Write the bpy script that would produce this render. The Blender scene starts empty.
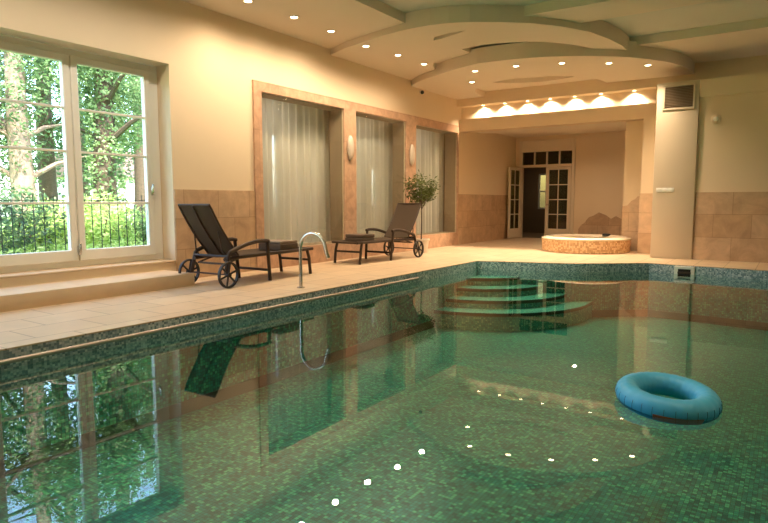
import bpy, bmesh, math, random
from math import sin, cos, pi, radians, sqrt
from mathutils import Vector, Matrix
random.seed(7)
C = bpy.context.scene.collection
D = bpy.data

# ------------------------------------------------------------------ camera numbers
CAM_H = 1.1
FPX = 601.8
CAM_Y = -0.23
RIGHT = Vector((0.82772, 0.56114, -0.00076))
DOWN = Vector((0.05453, -0.08178, -0.99516))
FWD = Vector((-0.55849, 0.82367, -0.09829))

def ray(px, py):
    return RIGHT * ((px - 384) / FPX) + DOWN * ((py - 261.5) / FPX) + FWD

def on_z(px, py, z):
    d = ray(px, py)
    return d * ((z - CAM_H) / d.z) + Vector((0, CAM_Y, CAM_H))

def on_x(px, py, x):
    d = ray(px, py)
    return d * (x / d.x) + Vector((0, CAM_Y, CAM_H))

def on_y(px, py, y):
    d = ray(px, py)
    return d * ((y - CAM_Y) / d.y) + Vector((0, CAM_Y, CAM_H))

# ------------------------------------------------------------------ mesh helpers
class MB:
    def __init__(s):
        s.v = []; s.f = []; s.m = []; s.sm = []
    def add(s, vs, fs, mat=0, smooth=False):
        o = len(s.v); s.v += [tuple(p) for p in vs]
        for f in fs:
            s.f.append([i + o for i in f]); s.m.append(mat); s.sm.append(smooth)
    def box(s, x0, x1, y0, y1, z0, z1, mat=0, xf=None):
        vs = [Vector(p) for p in ((x0,y0,z0),(x1,y0,z0),(x1,y1,z0),(x0,y1,z0),(x0,y0,z1),(x1,y0,z1),(x1,y1,z1),(x0,y1,z1))]
        if xf: vs = [xf @ p for p in vs]
        s.add(vs, [(0,3,2,1),(4,5,6,7),(0,1,5,4),(1,2,6,5),(2,3,7,6),(3,0,4,7)], mat)
        return s
    def rbox(s, x0, x1, y0, y1, z0, z1, r, mat=0, seg=2, xf=None):
        bm = bmesh.new()
        bmesh.ops.create_cube(bm, size=1)
        for v in bm.verts:
            v.co = Vector((x0 + (v.co.x + .5) * (x1 - x0), y0 + (v.co.y + .5) * (y1 - y0), z0 + (v.co.z + .5) * (z1 - z0)))
        bmesh.ops.bevel(bm, geom=bm.edges[:], offset=r, segments=seg, affect='EDGES', profile=.5)
        bm.verts.index_update()
        vs = [v.co.copy() for v in bm.verts]
        if xf: vs = [xf @ p for p in vs]
        s.add(vs, [[v.index for v in f.verts] for f in bm.faces], mat, True)
        bm.free(); return s
    def tube(s, pts, r, n=10, mat=0, closed=False, sx=1.0):
        pts = [Vector(p) for p in pts]; N = len(pts); rings = []
        prev = None
        for i, p in enumerate(pts):
            if closed: t = pts[(i + 1) % N] - pts[i - 1]
            else: t = pts[min(i + 1, N - 1)] - pts[max(i - 1, 0)]
            t.normalize()
            if prev is None:
                a = Vector((0, 0, 1)) if abs(t.z) < .9 else Vector((1, 0, 0))
                u = t.cross(a).normalized()
            else:
                u = (prev - t * prev.dot(t)).normalized()
            prev = u; w = t.cross(u)
            rr = r[i] if isinstance(r, (list, tuple)) else r
            rings.append([p + u * (rr * cos(2*pi*k/n)) * sx + w * (rr * sin(2*pi*k/n)) for k in range(n)])
        vs = [q for g in rings for q in g]; fs = []
        for i in range(N if closed else N - 1):
            a = i * n; b = ((i + 1) % N) * n
            for k in range(n):
                fs.append((a + k, a + (k + 1) % n, b + (k + 1) % n, b + k))
        if not closed:
            fs.append(tuple(range(n - 1, -1, -1))); fs.append(tuple((N - 1) * n + k for k in range(n)))
        s.add(vs, fs, mat, True); return s
    def lathe(s, prof, c=(0,0,0), n=48, mat=0, sx=1, sy=1, xf=None, closed=False):
        vs = []; fs = []; c = Vector(c); m = len(prof)
        for i in range(n):
            t = 2 * pi * i / n
            for (r, z) in prof:
                p = Vector((r * cos(t) * sx, r * sin(t) * sy, z))
                vs.append((xf @ p if xf else p) + c)
        for i in range(n):
            j = (i + 1) % n
            for k in range(m if closed else m - 1):
                k2 = (k + 1) % m
                fs.append((i*m + k, j*m + k, j*m + k2, i*m + k2))
        s.add(vs, fs, mat, True); return s
    def build(s, name, mats, parent=None):
        me = D.meshes.new(name)
        me.from_pydata(s.v, [], s.f)
        for m in (mats if isinstance(mats, (list, tuple)) else [mats]): me.materials.append(m)
        me.polygons.foreach_set('material_index', s.m)
        me.polygons.foreach_set('use_smooth', s.sm)
        me.update()
        bm = bmesh.new(); bm.from_mesh(me)
        bmesh.ops.recalc_face_normals(bm, faces=bm.faces[:]) if len(bm.faces) < 60000 else None
        for e in bm.edges:
            if len(e.link_faces) == 2 and e.calc_face_angle(0) > radians(38): e.smooth = False
        bm.to_mesh(me); bm.free()
        o = D.objects.new(name, me); C.objects.link(o)
        if parent: o.parent = parent
        return o

def prism(outer, holes, z0, z1, to=None):
    """flat outline with holes, extruded; `to` maps (u,v,w)->world"""
    cu = D.curves.new('tmp', 'CURVE'); cu.dimensions = '2D'; cu.fill_mode = 'BOTH'
    cu.extrude = (z1 - z0) / 2
    for poly in [outer] + list(holes):
        sp = cu.splines.new('POLY'); sp.points.add(len(poly) - 1); sp.use_cyclic_u = True
        for p, q in zip(sp.points, poly): p.co = (q[0], q[1], 0, 1)
    ob = D.objects.new('tmp', cu); C.objects.link(ob)
    bpy.context.view_layer.update()
    me = D.meshes.new_from_object(ob.evaluated_get(bpy.context.evaluated_depsgraph_get()))
    vs = [Vector((v.co.x, v.co.y, v.co.z + (z0 + z1) / 2)) for v in me.vertices]
    fs = [list(p.vertices) for p in me.polygons]
    D.objects.remove(ob); D.curves.remove(cu); D.meshes.remove(me)
    if to: vs = [Vector(to(*p)) for p in vs]
    # weld
    bm = bmesh.new()
    bv = [bm.verts.new(p) for p in vs]
    for f in fs:
        try: bm.faces.new([bv[i] for i in f])
        except ValueError: pass
    bmesh.ops.remove_doubles(bm, verts=bm.verts[:], dist=1e-5)
    bmesh.ops.recalc_face_normals(bm, faces=bm.faces[:])
    bm.verts.index_update()
    r = ([v.co.copy() for v in bm.verts], [[v.index for v in f.verts] for f in bm.faces])
    bm.free(); return r

def rect(a, b, c, d): return [(a, c), (b, c), (b, d), (a, d)]

def empty(name, loc=(0,0,0), rz=0):
    o = D.objects.new(name, None); C.objects.link(o); o.location = loc; o.rotation_euler = (0, 0, rz)
    o.empty_display_size = .1
    return o
def tag(o, label, cat, group=None, kind=None):
    o['label'] = label; o['category'] = cat
    if group: o['group'] = group
    if kind: o['kind'] = kind
    return o
def struct(o):
    o['kind'] = 'structure'; return o
def dup(o, parent=None):
    c = o.copy(); C.objects.link(c)
    if parent: c.parent = parent
    for ch in list(o.children): dup(ch, c)
    return c

# ------------------------------------------------------------------ materials
def lin(h):
    h = h.lstrip('#'); r = []
    for i in (0, 2, 4):
        c = int(h[i:i+2], 16) / 255
        r.append(c / 12.92 if c <= .04045 else ((c + .055) / 1.055) ** 2.4)
    return (*r, 1)

def newmat(name):
    m = D.materials.new(name); m.use_nodes = True
    nt = m.node_tree; b = nt.nodes['Principled BSDF']
    return m, nt, b
def N(nt, t, **k):
    n = nt.nodes.new(t)
    for a, v in k.items(): setattr(n, a, v)
    return n
def plain(name, col, rough=.5, metal=0, noise=.06, scale=6, bump=0, spec=.5):
    m, nt, b = newmat(name)
    c = lin(col) if isinstance(col, str) else col
    tc = N(nt, 'ShaderNodeTexCoord'); no = N(nt, 'ShaderNodeTexNoise'); no.inputs['Scale'].default_value = scale; no.inputs['Detail'].default_value = 4
    nt.links.new(tc.outputs['Object'], no.inputs['Vector'])
    hs = N(nt, 'ShaderNodeMix', data_type='RGBA', blend_type='MULTIPLY'); hs.inputs['Factor'].default_value = 1
    mr = N(nt, 'ShaderNodeMapRange'); mr.inputs['To Min'].default_value = 1 - noise * 1.6; mr.inputs['To Max'].default_value = 1 + noise
    nt.links.new(no.outputs['Fac'], mr.inputs['Value'])
    hs.inputs['A'].default_value = c
    nt.links.new(mr.outputs['Result'], hs.inputs['B'])
    nt.links.new(hs.outputs['Result'], b.inputs['Base Color'])
    b.inputs['Roughness'].default_value = rough; b.inputs['Metallic'].default_value = metal
    b.inputs['Specular IOR Level'].default_value = spec
    if bump:
        bp = N(nt, 'ShaderNodeBump'); bp.inputs['Strength'].default_value = bump; bp.inputs['Distance'].default_value = .01
        nt.links.new(no.outputs['Fac'], bp.inputs['Height']); nt.links.new(bp.outputs['Normal'], b.inputs['Normal'])
    return m

def uvvec(nt, u, v):
    """vector (u,v,0) picked from object coordinates; u,v in 'XYZ'"""
    tc = N(nt, 'ShaderNodeTexCoord'); sp = N(nt, 'ShaderNodeSeparateXYZ'); cb = N(nt, 'ShaderNodeCombineXYZ')
    nt.links.new(tc.outputs['Object'], sp.inputs[0])
    nt.links.new(sp.outputs[u], cb.inputs[0]); nt.links.new(sp.outputs[v], cb.inputs[1])
    return cb.outputs[0], tc.outputs['Object']

def stone(name, u, v, c1, c2, mortar, bw, bh, rough=.5, msize=.004, offset=.5, mott=.25, nscale=3.5):
    m, nt, b = newmat(name)
    vec, obj = uvvec(nt, u, v)
    br = N(nt, 'ShaderNodeTexBrick'); br.offset = offset
    br.inputs['Scale'].default_value = 1; br.inputs['Brick Width'].default_value = bw; br.inputs['Row Height'].default_value = bh
    br.inputs['Mortar Size'].default_value = msize; br.inputs['Mortar Smooth'].default_value = .2; br.inputs['Bias'].default_value = 0
    br.inputs['Color1'].default_value = lin(c1); br.inputs['Color2'].default_value = lin(c2); br.inputs['Mortar'].default_value = lin(mortar)
    nt.links.new(vec, br.inputs['Vector'])
    no = N(nt, 'ShaderNodeTexNoise'); no.inputs['Scale'].default_value = nscale; no.inputs['Detail'].default_value = 7; no.inputs['Roughness'].default_value = .65; no.inputs['Distortion'].default_value = .6
    nt.links.new(obj, no.inputs['Vector'])
    mr = N(nt, 'ShaderNodeMapRange'); mr.inputs['From Min'].default_value = .3; mr.inputs['From Max'].default_value = .7
    mr.inputs['To Min'].default_value = 1 - mott; mr.inputs['To Max'].default_value = 1 + mott * .5
    nt.links.new(no.outputs['Fac'], mr.inputs['Value'])
    mx = N(nt, 'ShaderNodeMix', data_type='RGBA', blend_type='MULTIPLY'); mx.inputs['Factor'].default_value = 1
    nt.links.new(br.outputs['Color'], mx.inputs['A']); nt.links.new(mr.outputs['Result'], mx.inputs['B'])
    nt.links.new(mx.outputs['Result'], b.inputs['Base Color'])
    b.inputs['Roughness'].default_value = rough
    bp = N(nt, 'ShaderNodeBump'); bp.inputs['Strength'].default_value = .25; bp.inputs['Distance'].default_value = .004
    nt.links.new(br.outputs['Fac'], bp.inputs['Height']); bp.invert = True
    nt.links.new(bp.outputs['Normal'], b.inputs['Normal'])
    return m

def mosaic(name, cols, cell, grout, rough=.35, gw=.07, patch=.35, vec_scale=(1,1,1)):
    m, nt, b = newmat(name)
    tc = N(nt, 'ShaderNodeTexCoord')
    mp = N(nt, 'ShaderNodeVectorMath', operation='MULTIPLY_ADD')
    mp.inputs[1].default_value = (vec_scale[0]/cell, vec_scale[1]/cell, vec_scale[2]/cell); mp.inputs[2].default_value = (.437, .437, .437)
    nt.links.new(tc.outputs['Object'], mp.inputs[0])
    fl = N(nt, 'ShaderNodeVectorMath', operation='FLOOR'); nt.links.new(mp.outputs[0], fl.inputs[0])
    wn = N(nt, 'ShaderNodeTexWhiteNoise', noise_dimensions='3D'); nt.links.new(fl.outputs[0], wn.inputs['Vector'])
    no = N(nt, 'ShaderNodeTexNoise'); no.inputs['Scale'].default_value = 1.3; no.inputs['Detail'].default_value = 2
    nt.links.new(tc.outputs['Object'], no.inputs['Vector'])
    mixv = N(nt, 'ShaderNodeMix', data_type='FLOAT'); mixv.inputs['Factor'].default_value = patch
    nt.links.new(wn.outputs['Value'], mixv.inputs['A']); nt.links.new(no.outputs['Fac'], mixv.inputs['B'])
    cr = N(nt, 'ShaderNodeValToRGB'); cr.color_ramp.interpolation = 'CONSTANT'
    el = cr.color_ramp.elements
    while len(el) < len(cols): el.new(.5)
    for i, c in enumerate(cols):
        el[i].position = .12 + .76 * i / len(cols) if i else 0; el[i].color = lin(c)
    nt.links.new(mixv.outputs['Result'], cr.inputs['Fac'])
    fr = N(nt, 'ShaderNodeVectorMath', operation='FRACTION'); nt.links.new(mp.outputs[0], fr.inputs[0])
    sp = N(nt, 'ShaderNodeSeparateXYZ'); nt.links.new(fr.outputs[0], sp.inputs[0])
    geo = N(nt, 'ShaderNodeNewGeometry'); ab = N(nt, 'ShaderNodeVectorMath', operation='ABSOLUTE'); nt.links.new(geo.outputs['True Normal'], ab.inputs[0])
    sn = N(nt, 'ShaderNodeSeparateXYZ'); nt.links.new(ab.outputs[0], sn.inputs[0])
    last = None
    for ax in 'XYZ':
        lt = N(nt, 'ShaderNodeMath', operation='LESS_THAN'); lt.inputs[1].default_value = gw; nt.links.new(sp.outputs[ax], lt.inputs[0])
        l2 = N(nt, 'ShaderNodeMath', operation='LESS_THAN'); l2.inputs[1].default_value = .8; nt.links.new(sn.outputs[ax], l2.inputs[0])
        mu = N(nt, 'ShaderNodeMath', operation='MULTIPLY'); nt.links.new(lt.outputs[0], mu.inputs[0]); nt.links.new(l2.outputs[0], mu.inputs[1])
        if last is None: last = mu.outputs[0]
        else:
            mm = N(nt, 'ShaderNodeMath', operation='MAXIMUM'); nt.links.new(last, mm.inputs[0]); nt.links.new(mu.outputs[0], mm.inputs[1]); last = mm.outputs[0]
    mx = N(nt, 'ShaderNodeMix', data_type='RGBA'); nt.links.new(last, mx.inputs['Factor'])
    nt.links.new(cr.outputs['Color'], mx.inputs['A']); mx.inputs['B'].default_value = lin(grout)
    nt.links.new(mx.outputs['Result'], b.inputs['Base Color'])
    b.inputs['Roughness'].default_value = rough
    return m

def glassy(name, tint, ior=1.45, rough=0, bump=None):
    m = D.materials.new(name); m.use_nodes = True; nt = m.node_tree; nt.nodes.clear()
    out = N(nt, 'ShaderNodeOutputMaterial'); mix = N(nt, 'ShaderNodeMixShader')
    tr = N(nt, 'ShaderNodeBsdfTransparent'); tr.inputs['Color'].default_value = tint
    gl = N(nt, 'ShaderNodeBsdfGlossy'); gl.inputs['Roughness'].default_value = rough
    fr = N(nt, 'ShaderNodeFresnel'); geo = N(nt, 'ShaderNodeNewGeometry'); io = N(nt, 'ShaderNodeMapRange'); io.inputs['To Min'].default_value = ior; io.inputs['To Max'].default_value = 1 / ior
    nt.links.new(geo.outputs['Backfacing'], io.inputs['Value']); nt.links.new(io.outputs['Result'], fr.inputs['IOR'])
    nt.links.new(fr.outputs[0], mix.inputs[0]); nt.links.new(tr.outputs[0], mix.inputs[1]); nt.links.new(gl.outputs[0], mix.inputs[2])
    nt.links.new(mix.outputs[0], out.inputs[0])
    if bump:
        tc = N(nt, 'ShaderNodeTexCoord'); no = N(nt, 'ShaderNodeTexNoise'); no.inputs['Scale'].default_value = bump[0]; no.inputs['Detail'].default_value = 2
        bp = N(nt, 'ShaderNodeBump'); bp.inputs['Strength'].default_value = bump[1]; bp.inputs['Distance'].default_value = .02
        nt.links.new(tc.outputs['Object'], no.inputs['Vector']); nt.links.new(no.outputs['Fac'], bp.inputs['Height'])
        nt.links.new(bp.outputs['Normal'], gl.inputs['Normal']); nt.links.new(bp.outputs['Normal'], fr.inputs['Normal'])
    return m

def emit(name, col, s):
    m = D.materials.new(name); m.use_nodes = True; nt = m.node_tree; nt.nodes.clear()
    out = N(nt, 'ShaderNodeOutputMaterial'); e = N(nt, 'ShaderNodeEmission'); e.inputs[0].default_value = col; e.inputs[1].default_value = s
    nt.links.new(e.outputs[0], out.inputs[0]); return m

def leafmat(name, c1, c2):
    m, nt, b = newmat(name); out = nt.nodes['Material Output']
    tc = N(nt, 'ShaderNodeTexCoord'); no = N(nt, 'ShaderNodeTexNoise'); no.inputs['Scale'].default_value = 2.2; no.inputs['Detail'].default_value = 5
    nt.links.new(tc.outputs['Object'], no.inputs['Vector'])
    cr = N(nt, 'ShaderNodeValToRGB'); cr.color_ramp.elements[0].position = .35; cr.color_ramp.elements[1].position = .65
    cr.color_ramp.elements[0].color = lin(c1); cr.color_ramp.elements[1].color = lin(c2)
    nt.links.new(no.outputs['Fac'], cr.inputs['Fac']); nt.links.new(cr.outputs['Color'], b.inputs['Base Color'])
    b.inputs['Roughness'].default_value = .5
    tl = N(nt, 'ShaderNodeBsdfTranslucent'); nt.links.new(cr.outputs['Color'], tl.inputs['Color'])
    mx = N(nt, 'ShaderNodeMixShader'); mx.inputs[0].default_value = .35
    nt.links.new(b.outputs[0], mx.inputs[1]); nt.links.new(tl.outputs[0], mx.inputs[2]); nt.links.new(mx.outputs[0], out.inputs[0])
    return m

def sheer(name, col, transp=.3, transl=.45):
    m = D.materials.new(name); m.use_nodes = True; nt = m.node_tree; nt.nodes.clear()
    out = N(nt, 'ShaderNodeOutputMaterial')
    d = N(nt, 'ShaderNodeBsdfDiffuse'); d.inputs[0].default_value = lin(col)
    t = N(nt, 'ShaderNodeBsdfTranslucent'); t.inputs[0].default_value = lin(col)
    p = N(nt, 'ShaderNodeBsdfTransparent')
    a = N(nt, 'ShaderNodeMixShader'); a.inputs[0].default_value = transl
    b = N(nt, 'ShaderNodeMixShader'); b.inputs[0].default_value = transp
    nt.links.new(d.outputs[0], a.inputs[1]); nt.links.new(t.outputs[0], a.inputs[2])
    nt.links.new(a.outputs[0], b.inputs[1]); nt.links.new(p.outputs[0], b.inputs[2]); nt.links.new(b.outputs[0], out.inputs[0])
    return m

M_wall = plain('plaster_cream', '#E6D3B6', .7, noise=.03, scale=1.5)
M_ceil = plain('ceiling_plaster', '#E4D8C6', .75, noise=.02, scale=1.2)
M_recess = plain('ceiling_recess_plaster', '#D4D4C8', .8, noise=.02, scale=1.2)
M_col = plain('column_paint', '#CFC0A8', .6, noise=.03, scale=2)
M_white = plain('white_paint', '#F2EFE6', .4, noise=.02)
M_doorwhite = plain('door_white_paint', '#E2D5BE', .45, noise=.03)
M_stoneYZ = stone('travertine_slabs_side', 'Y', 'Z', '#CDAF90', '#BF9F7E', '#A08264', .62, .433, .45)
M_stoneXZ = stone('travertine_slabs_front', 'X', 'Z', '#CDAF90', '#BF9F7E', '#A08264', .62, .433, .45)
M_frame = stone('pink_travertine_frame', 'Y', 'Z', '#C9A68A', '#C19B7F', '#AE8A6E', .9, .75, .45, mott=.3, nscale=6)
M_deck = stone('deck_tiles', 'Y', 'X', '#D3BC9E', '#CCB293', '#9C8468', .62, .46, .38, msize=.007, mott=.12, nscale=2.2)
M_step = plain('step_stone', '#D6BE9F', .45, noise=.07, scale=7)
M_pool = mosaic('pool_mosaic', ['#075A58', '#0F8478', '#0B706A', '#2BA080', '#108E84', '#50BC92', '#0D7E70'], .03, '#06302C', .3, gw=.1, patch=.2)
M_stepm_bright = mosaic('brightened_step_mosaic', ['#2A8A80', '#4FB5A0', '#3AA08E', '#7CCBA8', '#45B0A0', '#98D8B4', '#3EA896'], .03, '#1E6A60', .3, gw=.1, patch=.2)  # pool mosaic made lighter to offset the shade on the steps
M_rim = mosaic('rim_mosaic', ['#9AB0BC', '#6C8490', '#B0C0C8', '#C8D2D8', '#7C96A2', '#DCE2E4'], .021, '#A0AEB4', .3)
M_brown = plain('dark_band_tile', '#26302A', .4, noise=.15, scale=30)
M_tubtile = mosaic('tub_mosaic', ['#C79F72', '#D8B488', '#B98E62', '#E0C097'], .035, '#A98460', .4)
M_acryl = plain('cream_acrylic', '#F0E3CC', .15, noise=.01)
M_metal = plain('brushed_steel', '#C9C4BA', .22, metal=1, noise=.03)
M_brown_frame = plain('dark_bronze_aluminium', '#3E3026', .5, noise=.05, spec=.3)
M_sling = plain('woven_dark_sling', '#4E4236', .85, noise=.25, scale=120, spec=.12)
M_towel = plain('brown_towel', '#625246', .95, noise=.15, scale=60, bump=.5)
M_towel2 = plain('taupe_towel', '#8A7B6C', .95, noise=.15, scale=60, bump=.5)
M_rubber = plain('wheel_plastic', '#2C2723', .55)
M_blue = plain('blue_vinyl', '#4DB2DE', .45, noise=.04, scale=4)
M_blued = plain('dark_blue_seam', '#14638A', .4)
M_orange = plain('orange_vinyl', '#C2553A', .35)
M_black = plain('black_plastic', '#141414', .35)
M_glass = glassy('window_glass', (.93, .96, .94, 1), 1.45)
M_glassniche = glassy('niche_glass', (.95, .96, .94, 1), 1.5)
M_glassdoor = glassy('door_glass', (.62, .68, .58, 1), 1.5)
M_water = glassy('pool_water_surface', (.78, .97, .95, 1), 1.6, .0, bump=(2.0, .004))
M_tubwater = glassy('tub_water_surface', (.9, .97, .95, 1), 1.33)
M_lens = emit('lamp_lens_glow', (1, .80, .52, 1), 30)
M_trimring = plain('lamp_ring', '#E8DCC6', .35)
M_grille = plain('grille_bronze', '#8B7A63', .5, metal=.2)
M_dark = plain('dark_cavity', '#1B1510', .8)
M_curt = sheer('sheer_curtain', '#E9E6DC', .12, .35)
M_drape = sheer('taupe_drape', '#A08A70', .02, .15)
M_annex = plain('annex_plaster', '#CFC8B8', .8)
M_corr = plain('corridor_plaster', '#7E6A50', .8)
M_sconce = plain('sconce_ceramic', '#CFC0AE', .35)
M_bark = plain('bark', '#9A8270', .9, noise=.35, scale=12, bump=.6)
M_barkd = plain('dark_bark', '#5C4B3C', .9, noise=.35, scale=12, bump=.6)
M_grass = plain('lawn', '#6E9A3C', .9, noise=.3, scale=9)
M_leafA = leafmat('leaf_mid', '#4B6A3C', '#9DB67A')
M_leafB = leafmat('leaf_light', '#94B452', '#DDE89A')
M_leafC = leafmat('leaf_dark', '#37543A', '#73905C')
M_leafO = leafmat('leaf_olive', '#3C4A20', '#6F7A3E')
M_iron = plain('fence_iron', '#2B3230', .5, metal=.4)
M_house = plain('house_plaster', '#E8E4DA', .8)
M_roof = plain('roof_tiles', '#6B5148', .8)
M_pot = plain('white_pot', '#E8DCCB', .5)
M_soil = plain('soil', '#3A2A1E', .95, noise=.3, scale=40)

# ------------------------------------------------------------------ key dimensions
XW = -7.17            # left wall face
YB = 13.6             # bulkhead face at the back
ZC = 3.88             # soffit height
WZ = -0.16            # water level
XR, YF = 2.6, -3.5    # unseen right wall and wall behind the camera
PF = -0.98            # pool floor

# ------------------------------------------------------------------ floor / deck
pool_back = [(-4.87, 10.06), (-4.5, 10.2), (-4.1, 10.31), (-3.6, 10.44), (-3.2, 10.6), (-2.83, 10.86), (-2.5, 11.14), (-2.1, 11.42), (-1.35, 11.35), (-.28, 11.2), (1.4, 11.05)]
deck_out = rect(XW - .05, XR + .05, YF - .05, 17.65)
pool_out = [(1.4, -2.6), (-4.87, -2.6)] + pool_back
mb = MB()
mb.add(*prism(deck_out, [pool_out], -.012, 0.0))
o = struct(mb.build('floor', M_deck))
# mosaic rim below the deck edge (slightly set in) and pool walls
def loopwall(pts, z0, z1, th, mat, name, out=0.0):
    pts2 = []
    n = len(pts)
    for i, p in enumerate(pts):
        a = Vector(pts[i - 1]); b = Vector(p); c = Vector(pts[(i + 1) % n])
        d1 = (b - a).normalized(); d2 = (c - b).normalized()
        n1 = Vector((-d1.y, d1.x)); n2 = Vector((-d2.y, d2.x)); nn = (n1 + n2).normalized()
        k = 1 / max(.4, nn.dot(n1))
        pts2.append((b + nn * k * th, b + nn * k * out))
    o2 = [q[0] for q in pts2]; i2 = [q[1] for q in pts2]
    mb = MB(); mb.add(*prism([tuple(p) for p in o2], [[tuple(p) for p in i2]], z0, z1))
    return struct(mb.build(name, mat))
loopwall(pool_out, -.33, -.011, .25, M_rim, 'trim_1', out=.004)
loopwall(pool_out, PF + .13, -.33, .25, M_pool, 'pool_wall', out=.0)
loopwall(pool_out, PF - .1, PF + .13, .25, M_brown, 'trim_2', out=-.012)
mb = MB(); mb.add(*prism(pool_out, [], PF - .15, PF)); struct(mb.build('pool_floor', M_pool))
mb = MB()
mb.v = [(p[0], p[1], WZ) for p in pool_out]; mb.f = [list(range(len(pool_out)))[::-1]]; mb.m = [0]; mb.sm = [False]
o = mb.build('pool_water', M_water); tag(o, 'still green-tinted water filling the mosaic pool', 'water', kind='stuff')
# rounded entry steps in the far left corner
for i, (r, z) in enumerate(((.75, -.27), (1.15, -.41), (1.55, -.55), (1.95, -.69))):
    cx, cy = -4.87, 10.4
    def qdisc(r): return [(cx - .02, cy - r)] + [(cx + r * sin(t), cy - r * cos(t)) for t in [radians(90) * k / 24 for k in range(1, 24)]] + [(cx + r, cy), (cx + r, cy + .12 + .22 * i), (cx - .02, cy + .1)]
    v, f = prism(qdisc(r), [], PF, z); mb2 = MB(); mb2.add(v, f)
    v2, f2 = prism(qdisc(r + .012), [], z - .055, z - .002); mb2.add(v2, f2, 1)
    struct(mb2.build('pool_step', [M_stepm_bright, M_brown]))

# ------------------------------------------------------------------ left wall with window and three niches
WO = (1.62, 5.11, .28, 2.98)
NI = [(6.81, 8.96, .325, 2.86), (9.33, 11.17, .325, 2.86), (11.59, 13.64, .325, 2.84)]
toYZ = lambda x0: (lambda u, v, w: (x0 - w, u, v))
mb = MB(); mb.add(*prism(rect(YF - .3, 17.9, -1.3, 4.5), [rect(*WO), rect(-2.6, .9, .28, 2.98)] + [rect(*n) for n in NI], 0, .33, toYZ(XW)))  # second opening serves the added, unseen daylight window
struct(mb.build('wall_left', M_wall))
# window sill slab and step below it
mb = MB(); mb.rbox(XW - .33, XW + .02, 1.62, 5.11, .265, .29, .008); struct(mb.build('trim_3', M_step))
mb = MB(); mb.rbox(XW - .02, -6.54, .4, 4.93, -.005, .165, .008); struct(mb.build('window_step', M_step))
# wainscot left
mb = MB(); mb.box(XW - .01, XW + .018, 5.12, 6.64, 0, 1.28); struct(mb.build('baseboard_left', M_stoneYZ))
mb = MB(); mb.box(XW - .01, XW + .018, YB + .12, 17.6, 0, 1.3); struct(mb.build('baseboard_alcove', M_stoneYZ))
# niche stone frame
mb = MB(); mb.add(*prism(rect(6.64, 13.70, 0.0, 3.02), [rect(*n) for n in NI], -.035, .0, toYZ(XW)))
struct(mb.build('trim_4', M_frame))
mb = MB()
for n in NI:
    a, b_, c, d = n; t = .012
    for q in ((a, a + t, c, d), (b_ - t, b_, c, d), (a, b_, c, c + t), (a, b_, d - t, d)):
        mb.box(XW - .32, XW - .03, q[0], q[1], q[2], q[3])
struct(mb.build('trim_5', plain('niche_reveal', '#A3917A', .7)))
for k, n in enumerate(NI):
    w = struct(empty('window_%d' % (k + 2), (XW + .0, (n[0] + n[1]) / 2, n[2])))
    mb = MB(); mb.box(-.006, .006, n[0] - w.location.y + .012, n[1] - w.location.y - .012, .012, n[3] - n[2] - .012)
    mb.build('glass_pane', M_glassniche, w)
# curtains
def curtain(y0, y1, z0, z1, x, folds, amp, seed):
    rnd = random.Random(seed); n = int(folds * 10); vs = []; fs = []
    ph = [rnd.uniform(-.6, .6) for _ in range(n + 1)]; acc = 0; yy = []
    for i in range(n + 1):
        acc += .55 * ph[i] * .25; yy.append(acc)
    rows = 5
    for j in range(rows + 1):
        z = z1 + (z0 - z1) * j / rows; g = .6 + .5 * j / rows
        for i in range(n + 1):
            t = i / n
            vs.append((x + amp * g * sin(2 * pi * folds * t + yy[i]) + amp * .4 * sin(2 * pi * folds * .37 * t + seed), y0 + (y1 - y0) * t, z))
    for j in range(rows):
        for i in range(n):
            a = j * (n + 1) + i; fs.append((a, a + 1, a + n + 2, a + n + 1))
    mb = MB(); mb.add(vs, fs, 0, True); return mb
def hang_curtain(n, y0, y1, mat, label, folds, amp, seed, x=XW - .45, grp='curtains behind the niche glass', nm='sheer_curtain'):
    c = curtain(y0, y1, .22, 3.0, x, folds, amp, seed).build(nm, mat)
    tag(c, label, 'curtain', grp)
hang_curtain(0, 6.7, 9.2, M_curt, 'sheer pale curtain behind the niche glass nearest the garden window', 13, .06, 1)
hang_curtain(0, 8.85, 9.3, M_drape, 'taupe drape at the right end of the first niche behind the glass', 5, .04, 2, XW - .52, nm='drape')
hang_curtain(1, 9.5, 11.45, M_curt, 'sheer pale curtain in the middle niche between the two wall sconces', 11, .06, 3)
hang_curtain(1, 11.1, 11.55, M_drape, 'taupe drape at the right end of the middle niche', 5, .04, 4, XW - .52, nm='drape')
hang_curtain(2, 11.65, 13.75, M_curt, 'sheer pale curtain in the niche behind the potted tree', 12, .06, 5)
hang_curtain(2, 13.6, 14.0, M_drape, 'taupe drape at the right end of the niche by the alcove', 6, .04, 6, XW - .52, nm='drape')
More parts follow.
